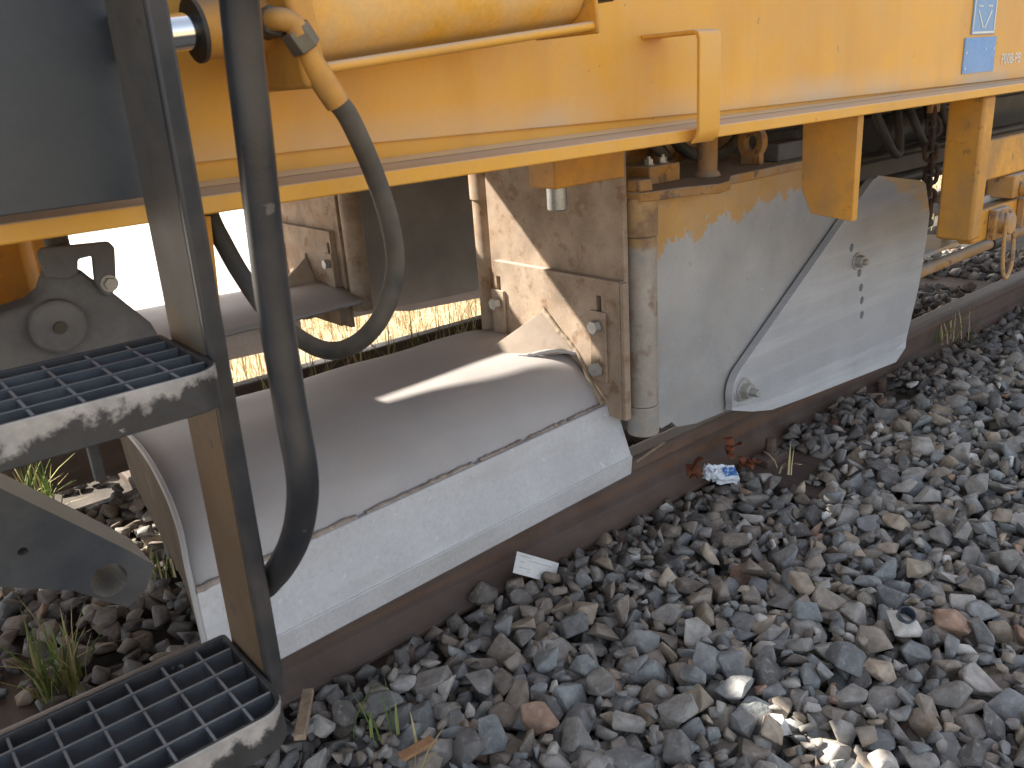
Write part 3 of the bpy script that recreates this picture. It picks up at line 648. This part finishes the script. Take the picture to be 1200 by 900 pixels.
# rear hinge post behind the plate
bm = B(); cyl(bm, (1.455, 1.875, .27), (1.455, 1.875, .70), .036, seg=28); obj('rear_post', bm, M['plate'], pl, smooth=40)
bm = B(); cyl(bm, (1.455, 1.875, .70), (1.455, 1.875, .885), .041, seg=28); obj('post_sleeve', bm, M['plate'], pl, smooth=40)
# inner end sheet and a stay seen behind the left end
bm = B(); prism(bm, [p + Vector((-.003, .004, -.004)) for p in (Vector((.336, 1.272, .10)), *[XL[k] for k in range(0, len(XL), 3)])] + [Vector((.436, 1.96, .20)), Vector((.425, 1.78, .165)), Vector((.385, 1.52, .14)), Vector((.350, 1.335, .085))], (.012, 0, 0)); obj('end_sheet', bm, M['brown'], pl)
bm = B(); sweep(bm, [Vector((.332, 1.268, .09))] + [p + Vector((-.004, -.003, .004)) for p in XL] + [Vector((.43, 1.965, .30))], .0050, 10); obj('end_rim', bm, M['mould'], pl, smooth=60)
bm = B(); box(bm, (.47, 1.93, -.02), (.50, 1.96, .33)); obj('stay_bar', bm, M['casting'], pl, bevel=.003)

wg = thing('plough_wing', 'grey steel plough wing with flaking yellow paint on round hinge post', 'plough wing', (2.1, 1.34, .1))
YP = 1.345; XT = 1.490
for (z0, z1, r, nm) in ((.640, .728, .0415, 'hinge_knuckle'), (.222, .6385, .0385, 'hinge_tube'), (.145, .2205, .0395, 'hinge_knuckle')):
    bm = B(); cyl(bm, (XT, YP, z0), (XT, YP, z1), r, seg=36); obj(nm, bm, M['tube'], wg, smooth=40, bevel=.002)
bm = B(); prism(bm, [(XT + .0435, YP, .7195), (XT + .0435, YP, .15), (1.56, YP, .13), (1.60, YP, .135), (1.62, YP, .115), (1.70, YP, .10), (2.45, YP, .08), (2.50, YP, .30), (2.42, YP, .55), (2.40, YP, .718)], (0, .016, 0)); obj('wing_plate', bm, M['wing'], wg, bevel=.002)
# top plate
zt = .742; outl = [P(736, 216, z=zt), P(743, 224, z=zt), P(775, 219, z=zt), P(838, 222, z=zt), P(868, 213, z=zt), P(945, 190, z=zt)]
outl = [Vector((1.452, 1.345, zt)), Vector((1.458, 1.313, zt)), Vector((1.487, 1.298, zt)), Vector((1.56, 1.285, zt)), Vector((1.645, 1.238, zt)), Vector((1.70, 1.250, zt)), Vector((1.78, 1.305, zt)), Vector((2.38, 1.33, zt)), Vector((2.38, 1.62, zt)), Vector((1.46, 1.62, zt))]
bm = B(); prism(bm, outl, (0, 0, -.022)); tp = obj('top_plate', bm, M['yellowrust'], wg, bevel=.003)
bm = B(); cyl(bm, (XT, YP, .742), (XT, YP, .768), .034, .031, seg=6); obj('hinge_nut', bm, M['yellowrust'], wg, bevel=.003)
bm = B(); box(bm, (1.555, 1.37, .7425), (1.665, 1.47, .786)); blk = obj('clamp_block', bm, M['yellowrust'], wg, bevel=.004)
for xx in (1.585, 1.635):
    bm = B(); bolt(bm, (xx, 1.40, .786), (0, 0, 1), .010, .012, stub=.008); obj('bolt', bm, M['bolt'], blk)
bm = B(); cyl(bm, (1.755, 1.36, .7425), (1.755, 1.36, .886), .025); cyl(bm, (1.755, 1.36, .7425), (1.755, 1.36, .755), .034, .027); obj('upright_pin', bm, M['yellowrust'], wg, smooth=40)
bm = B()                                                    # lifting eye: ring on a short lug
ring = [(math.cos(a) , math.sin(a)) for a in np.arange(24) * 2 * math.pi / 24]; cx, cz, ex = (1.40, .800, 1.985)
vo = [[bm.verts.new((ex + dx, cx + r * c1, cz + r * s1 * 1.1)) for c1, s1 in ring] for dx, r in ((0, .040), (.024, .040), (.024, .019), (0, .019))]
for k in range(4):
    for i in range(24): bm.faces.new((vo[k][i], vo[k][(i + 1) % 24], vo[(k + 1) % 4][(i + 1) % 24], vo[(k + 1) % 4][i]))
box(bm, (ex + .002, cx - .03, .7425), (ex + .022, cx + .03, .772)); obj('lifting_eye', bm, M['yellowrust'], wg, bevel=.002)
bm = B(); box(bm, (2.06, 1.36, .7425), (2.22, 1.44, .79)); obj('stop_block', bm, M['casting'], wg, bevel=.004)
# extension plate with holes: outline filled around hole loops
def ext_plate():
    pv = Vector((1.90, .150)); out = []
    for a in np.linspace(250, 130, 12): out.append(pv + Vector((math.cos(math.radians(a)), math.sin(math.radians(a)))) * .088)
    out += [Vector(p) for p in ((2.334, .548), (2.48, .645), (2.515, .655), (2.80, .605), (2.822, .592), (2.868, .49), (2.862, .40), (2.84, .25), (2.792, .108))]
    return out
outp = ext_plate(); ye = YP - .0305
def crease(x): return .125 - (x - 1.9) * .027
holes = [P(998, 290, y=ye), P(1007, 320, y=ye), P(1009, 337, y=ye), P(1010, 352, y=ye), P(1010, 369, y=ye)]
bm = B(); edges = []
def loop(pts):
    vv = [bm.verts.new((p[0], ye, p[1])) for p in pts]
    for i in range(len(vv)): edges.append(bm.edges.new((vv[i], vv[(i + 1) % len(vv)])))
    return vv
top_out = [p for p in outp if p.y >= .0]
cr0 = Vector((1.90 - .088, crease(1.82))); body = [p for p in outp if p.y > crease(p.x) or p.x > 2.7]
body[-1] = Vector((2.792, crease(2.792)))
body = [Vector((1.815, crease(1.815)))] + [p for p in body if not (p.x < 1.815 and p.y < crease(1.815) + .004)]
loop(body)
for h in holes: loop([(h.x + .0115 * math.cos(a), h.z + .0125 * math.sin(a)) for a in np.arange(14) * 2 * math.pi / 14])
bmesh.ops.triangle_fill(bm, use_beauty=True, edges=edges)
bmesh.ops.recalc_face_normals(bm, faces=bm.faces[:])
if bm.faces[0].normal.y > 0: bmesh.ops.reverse_faces(bm, faces=bm.faces[:])
xp = obj('extension_plate', bm, M['wingext'], wg, solid=.022)
lip_top = [Vector((x, ye, crease(x))) for x in np.linspace(1.815, 2.792, 12)]
def lipz(x): return .066 + .004 * 0 - (x - 1.9) * .058
lp = []
for v_ in lip_top:
    u = (v_.x - 1.815) / (2.792 - 1.815); zz = lipz(v_.x) ; zz = max(zz, .012 + 0 * u)
    if u < .02: zz = crease(v_.x) - .016
    elif u < .10: zz = lipz(v_.x) + .016
    if u > .97: zz = crease(v_.x) - .045
    lp.append(Vector((v_.x - (.03 if u > .97 else 0), v_.y - .011 * min(1, u * 3), zz)))
bm = lofted([lip_top, [a.lerp(b, .5) + Vector((0, .002, 0)) for a, b in zip(lip_top, lp)], lp]); bmesh.ops.recalc_face_normals(bm, faces=bm.faces[:])
if bm.faces[0].normal.y > 0: bmesh.ops.reverse_faces(bm, faces=bm.faces[:])
obj('plate_lip', bm, M['wingext'], xp, solid=.021)
pb = P(868, 456, y=ye)
bm = B(); cyl(bm, pb + Vector((0, .002, 0)), pb + Vector((0, -.008, 0)), .036, .032, seg=28); obj('pivot_washer', bm, M['wingext'], xp, smooth=40)
bm = B(); bolt(bm, pb + Vector((0, -.008, 0)), (0, -1, 0), .021, .022, stub=.030); obj('pivot_bolt', bm, M['bolt'], xp, bevel=.001)
hb = P(1004, 306, y=ye); bm = B(); bolt(bm, hb, (0, -1, 0), .018, .02, stub=.016); obj('adjuster_bolt', bm, M['bolt'], xp, bevel=.001)
bm = B(); cyl(bm, (2.84, YP + .02, .44), (2.98, YP + .02, .44), .016); cyl(bm, (2.835, YP + .02, .44), (2.86, YP + .02, .44), .026); obj('chain_pin', bm, M['darkmetal'], wg, smooth=50)

# ------------------------------------------------------------------ the same pair mirrored on the far side
def copy_tree(o, parent=None):
    c = o.copy(); C.objects.link(c)
    if parent is not None: c.parent = parent
    for ch in list(o.children): copy_tree(ch, c)
    return c
for src, lb in ((pl, 'far side ballast plough in shadow behind the handrail'), (wg, 'far side plough wing, flat grey plate behind the hose loop')):
    f_ = copy_tree(src); f_.location = (src.location.x, mir(src.location.y), src.location.z); f_.scale = (1, -1, 1); f_['label'] = lb

# ------------------------------------------------------------------ other implements
ca = thing('support_arm', 'charcoal support arm with large pin hole under the upper step', 'arm', P(90, 712, y=1.15))
ya = 1.13
def arm_pts():
    return [P(-90, 528, y=ya), P(0, 572, y=ya), P(120, 630, y=ya), P(152, 646, y=ya), P(181, 662, y=ya), P(172, 690, y=ya), P(150, 712, y=ya), P(125, 705, y=ya), P(85, 692, y=ya), P(0, 688, y=ya), P(-90, 690, y=ya)]
bm = B(); edges = []
def loop3(pts):
    vv = [bm.verts.new(p) for p in pts]
    for i in range(len(vv)): edges.append(bm.edges.new((vv[i], vv[(i + 1) % len(vv)])))
loop3(arm_pts()); hc_ = P(128, 680, y=ya); h2 = P(27, 647, y=ya)
for (h, r) in ((hc_, .0235), (h2, .006)): loop3([h + Vector((r * math.cos(a), 0, r * math.sin(a))) for a in np.arange(20) * 2 * math.pi / 20])
bmesh.ops.triangle_fill(bm, use_beauty=True, edges=edges); bmesh.ops.recalc_face_normals(bm, faces=bm.faces[:])
if bm.faces[0].normal.y > 0: bmesh.ops.reverse_faces(bm, faces=bm.faces[:])
obj('arm_plate', bm, M['arm'], ca, solid=.10)

rk = thing('rocker_casting', 'grey dusty cast rocker with bolted clevis behind the upper step', 'rocker', P(70, 430, y=1.25))
yr = 1.22
bm = B(); prism(bm, [P(x, y, y=yr) for x, y in ((-60, 440), (-30, 385), (10, 366), (40, 356), (54, 344), (60, 322), (70, 316), (98, 318), (108, 326), (130, 340), (180, 380), (198, 410), (190, 450))], (0, .07, 0)); obj('rocker_body', bm, M['casting'], rk, bevel=.012, seg=3)
bm = B(); q = P(66, 381, y=yr); cyl(bm, q, q + Vector((0, -.018, 0)), .036, .034, seg=28); obj('boss', bm, M['casting'], rk, smooth=40, bevel=.004)
bm = B(); cyl(bm, q + Vector((0, -.0182, 0)), q + Vector((0, -.0225, 0)), .008, seg=12); obj('boss_plug', bm, M['darkmetal'], rk)
bm = B(); prism(bm, [P(x, y, y=yr - .012) for x, y in ((44, 297), (50, 291), (128, 283), (135, 290), (137, 335), (131, 348), (122, 346), (112, 330), (109, 300), (92, 304), (92, 322), (80, 328), (56, 326), (48, 310))], (0, .012, 0)); cl = obj('clevis', bm, M['casting'], rk, bevel=.003)
bm = B(); prism(bm, [P(x, y, y=yr + .075) for x, y in ((44, 297), (50, 291), (128, 283), (135, 290), (137, 335), (122, 346), (109, 300), (92, 304), (56, 318))], (0, .012, 0)); obj('clevis', bm, M['casting'], rk, bevel=.003)
bm = B(); bolt(bm, P(128, 332, y=yr - .0125), (0, -1, 0), .0075, .008); obj('bolt', bm, M['bolt'], cl)
bm = B(); q = P(68, 290, y=yr + .03); cyl(bm, q, q + Vector((0, 0, .09)), .015); obj('suspension_pin', bm, M['darkmetal'], rk, smooth=40)

ch = thing('safety_chain', 'rusty link chain hanging between the grey wing and yellow post', 'chain', (2.83, 1.34, .42))
lm = None; top = P(1094, 128, y=1.335); bot = P(1088, 252, y=1.335); nL = 9
for i in range(nL):
    p = top.lerp(bot, (i + .5) / nL) + Vector((.006 * math.sin(i * 1.7), 0, 0)); hl = (top - bot).length / nL / 2 + .010
    if lm is None:
        bm = B(); pts = []
        for a in np.arange(16) * 2 * math.pi / 16: pts.append(Vector((.019 * math.cos(a), 0, (hl - .019) * (1 if math.sin(a) >= 0 else -1) + .019 * math.sin(a))))
        sweep(bm, pts, .0072, 8, closed=True); bmesh.ops.recalc_face_normals(bm, faces=bm.faces[:]); lm = bpy.data.meshes.new('link'); bm.to_mesh(lm); bm.free(); lm.materials.append(M['rail']); lm.shade_smooth()
    o = bpy.data.objects.new('link', lm); C.objects.link(o); o.parent = ch; o.location = p - ORIG[ch.name]; o.rotation_euler = (0, .12 * math.sin(i * 2.3), math.radians(35 + 90 * (i % 2)))
bm = B(); box(bm, top + Vector((-.03, -.008, -.01)), top + Vector((.03, .008, .09))); obj('hanger_lug', bm, M['yellowrust'], ch, bevel=.003)
tr = thing('tie_rod', 'round rusty orange rod right of the grey wing above the rail', 'rod', (3.0, 1.30, .29))
pA, pB = P(1040, 334, y=1.36), P(1158, 286, y=1.36)
bm = B(); cyl(bm, pA, pB, .021); obj('rod', bm, M['yellowrust'], tr, smooth=50)
bm = B(); cyl(bm, pB, pB + (pB - pA).normalized() * .10, .029); obj('socket', bm, M['darkmetal'], tr, smooth=50, bevel=.003)
bm = B(); d = (pB - pA).normalized(); cyl(bm, pB + d * .1, pB + d * 1.2, .021); obj('rod', bm, M['yellowrust'], tr, smooth=50)
bm = B(); prism(bm, [(2.62, 1.60, .20), (3.9, 1.60, .20), (3.9, 1.78, .20), (2.62, 1.78, .20)], (0, 0, .016)); obj('skid_plate', bm, M['wingext'], mach, bevel=.002)
for xx in (2.66, 3.86):
    bm = B(); box(bm, (xx - .015, 1.68, .2165), (xx + .015, 1.70, .90)); obj('skid_hanger', bm, M['darkmetal'], mach)

# ------------------------------------------------------------------ litter
p = P(628, 672, y=1.405); u = (P(655, 658, y=1.40) - P(604, 648, y=1.425)); 
c1, c2, c3, c4 = P(606, 646, y=1.438), P(655, 660, y=1.405), P(650, 684, y=1.372), P(601, 671, y=1.405)
nn = (c2 - c1).cross(c4 - c1).normalized(); nn = nn if nn.y < 0 else -nn
bm = B(); prism(bm, [c1, c2, c3, c4], -nn * .0007); cdo = obj('ticket_card', bm, M['card'], label='white printed paper card propped against the rail', cat='card')
bm = B()
for r_, (a, b) in enumerate(((.08, .34), (.30, .86), (.10, .22), (.45, .9), (.12, .8), (.3, .7))):
    v0 = .14 + r_ * .13; g = lambda u_, v_: c1 + (c2 - c1) * u_ + (c4 - c1) * v_ + nn * .0003
    prism(bm, [g(a, v0), g(b, v0), g(b, v0 + .035), g(a, v0 + .035)], nn * .0002)
obj('print_line', bm, M['ink'], cdo)
# crumpled packet
p = P(850, 558, y=1.375); p.z = max(p.z, ztop(p.x, p.y) + .022)
wr = thing('crumpled_wrapper', 'crumpled white and blue wrapper lying on stones by the rail', 'wrapper', p - Vector((0, 0, .02)))
ux, uy = Vector((.8, -.5, -.12)).normalized(), Vector((.45, .75, .48)).normalized(); uz = ux.cross(uy)
def crumple(l, w_, h, amp, off, name, mt, par):
    bm = B(); bmesh.ops.create_cube(bm, size=1); bmesh.ops.subdivide_edges(bm, edges=bm.edges[:], cuts=4, use_grid_fill=True)
    for v in bm.verts:
        c = v.co; q = Vector((c.x * l, c.y * w_, c.z * h)) + Vector(rng.normal(0, amp, 3)); v.co = p + off + ux * q.x + uy * q.y + uz * q.z
    return obj(name, bm, mt, par)
pk = crumple(.062, .05, .022, .0022, Vector((0, 0, .006)), 'packet', M['wrap'], wr)
crumple(.036, .028, .004, .0010, uz * .0125 + ux * .010 + Vector((0, 0, .006)), 'blue_print', M['wrapblue'], pk)
crumple(.034, .032, .030, .0045, -ux * .044 + Vector((0, 0, .012)), 'crumpled_end', M['wrap'], wr)
def leaf(px, py, y, sz, label):
    q = P(px, py, y=y); q.z = max(q.z, ztop(q.x, q.y) + .004) if y < 1.42 else q.z
    lf = thing('dead_leaf', label, 'leaf', q, 'dead leaves around the wrapper'); 
    for k in range(5):
        a = rng.uniform(0, 6.28); d = Vector((math.cos(a), math.sin(a), rng.uniform(-.1, .8))).normalized(); s_ = d.cross(Vector((0, 0, 1))).normalized() * sz * .30
        q2 = q + Vector(rng.normal(0, sz * .25, 3)); q2.z = q.z + abs(q2.z - q.z)
        bm = B(); rows = []
        for t, ww in ((0, .1), (.3, .9), (.6, 1), (.85, .55), (1, .05)):
            c = q2 + d * sz * t + Vector((0, 0, sz * .25 * math.sin(t * 3))); rows.append([c - s_ * ww + Vector((0, 0, sz * .12 * ww)), c, c + s_ * ww + Vector((0, 0, sz * .12 * ww))])
        obj('leaflet', lofted(rows), M['leaf'], lf, smooth=80, solid=.0006)
leaf(858, 536, 1.41, .050, 'red brown dead leaf curled behind the blue wrapper'); leaf(872, 551, 1.385, .046, 'red brown dead leaf under the right side of the wrapper')
leaf(812, 562, 1.40, .046, 'dried brown leaf and stalks left of the blue wrapper'); leaf(880, 562, 1.37, .032, 'small orange leaf at the right corner of the wrapper')
def stick(pxs, z, r, name, mt, label, cat, flat=1.0):
    a, b = P(*pxs[0], z=z), P(*pxs[1], z=z); bm = B()
    d = (b - a); s_ = d.cross(Vector((0, 0, 1))).normalized() * r; hgt = Vector((0, 0, r * flat))
    prism(bm, [a - s_, a + s_ * .9, a + s_ * .8 + hgt, a - s_ * .9 + hgt], d); obj(name, bm, mt, bevel=r * .15, label=label, cat=cat)
stick(((352, 868), (362, 812)), -.095, .012, 'wood_stick', M['wood'], 'short weathered stick of wood beside the lower step corner', 'stick')
stick(((470, 890), (508, 868)), -.105, .012, 'wood_chip', M['woodorange'], 'orange brown wood chip near the bottom edge', 'wood chip', .6)
stick(((745, 542), (778, 519)), .004, .004, 'sunspot_sliver', M['wood'], 'pale splinter standing in for the sunlit spot in the gap below the hinge', 'sliver')  # pale strip put in as the sunlit spot between blade and wing
q = P(1060, 722, z=-.10); q.z = ztop(q.x, q.y) + .002
bm = B(); R_ = Matrix.Rotation(.5, 3, 'X') @ Matrix.Rotation(-.3, 3, 'Y')
rings = []
for r, h in ((.016, 0), (.018, .03), (.015, .03), (.013, .004)): rings.append([bm.verts.new(q + R_ @ Vector((r * math.cos(a), r * math.sin(a), h - .012))) for a in np.arange(20) * 2 * math.pi / 20])
for k in range(3):
    for i in range(20): bm.faces.new((rings[k][i], rings[k][(i + 1) % 20], rings[k + 1][(i + 1) % 20], rings[k + 1][i]))
bm.faces.new(rings[0][::-1]); bm.faces.new(rings[3])
obj('bottle_neck', bm, M['glass'], label='dark round bottle neck poking out of the stones at right', cat='bottle', smooth=40)
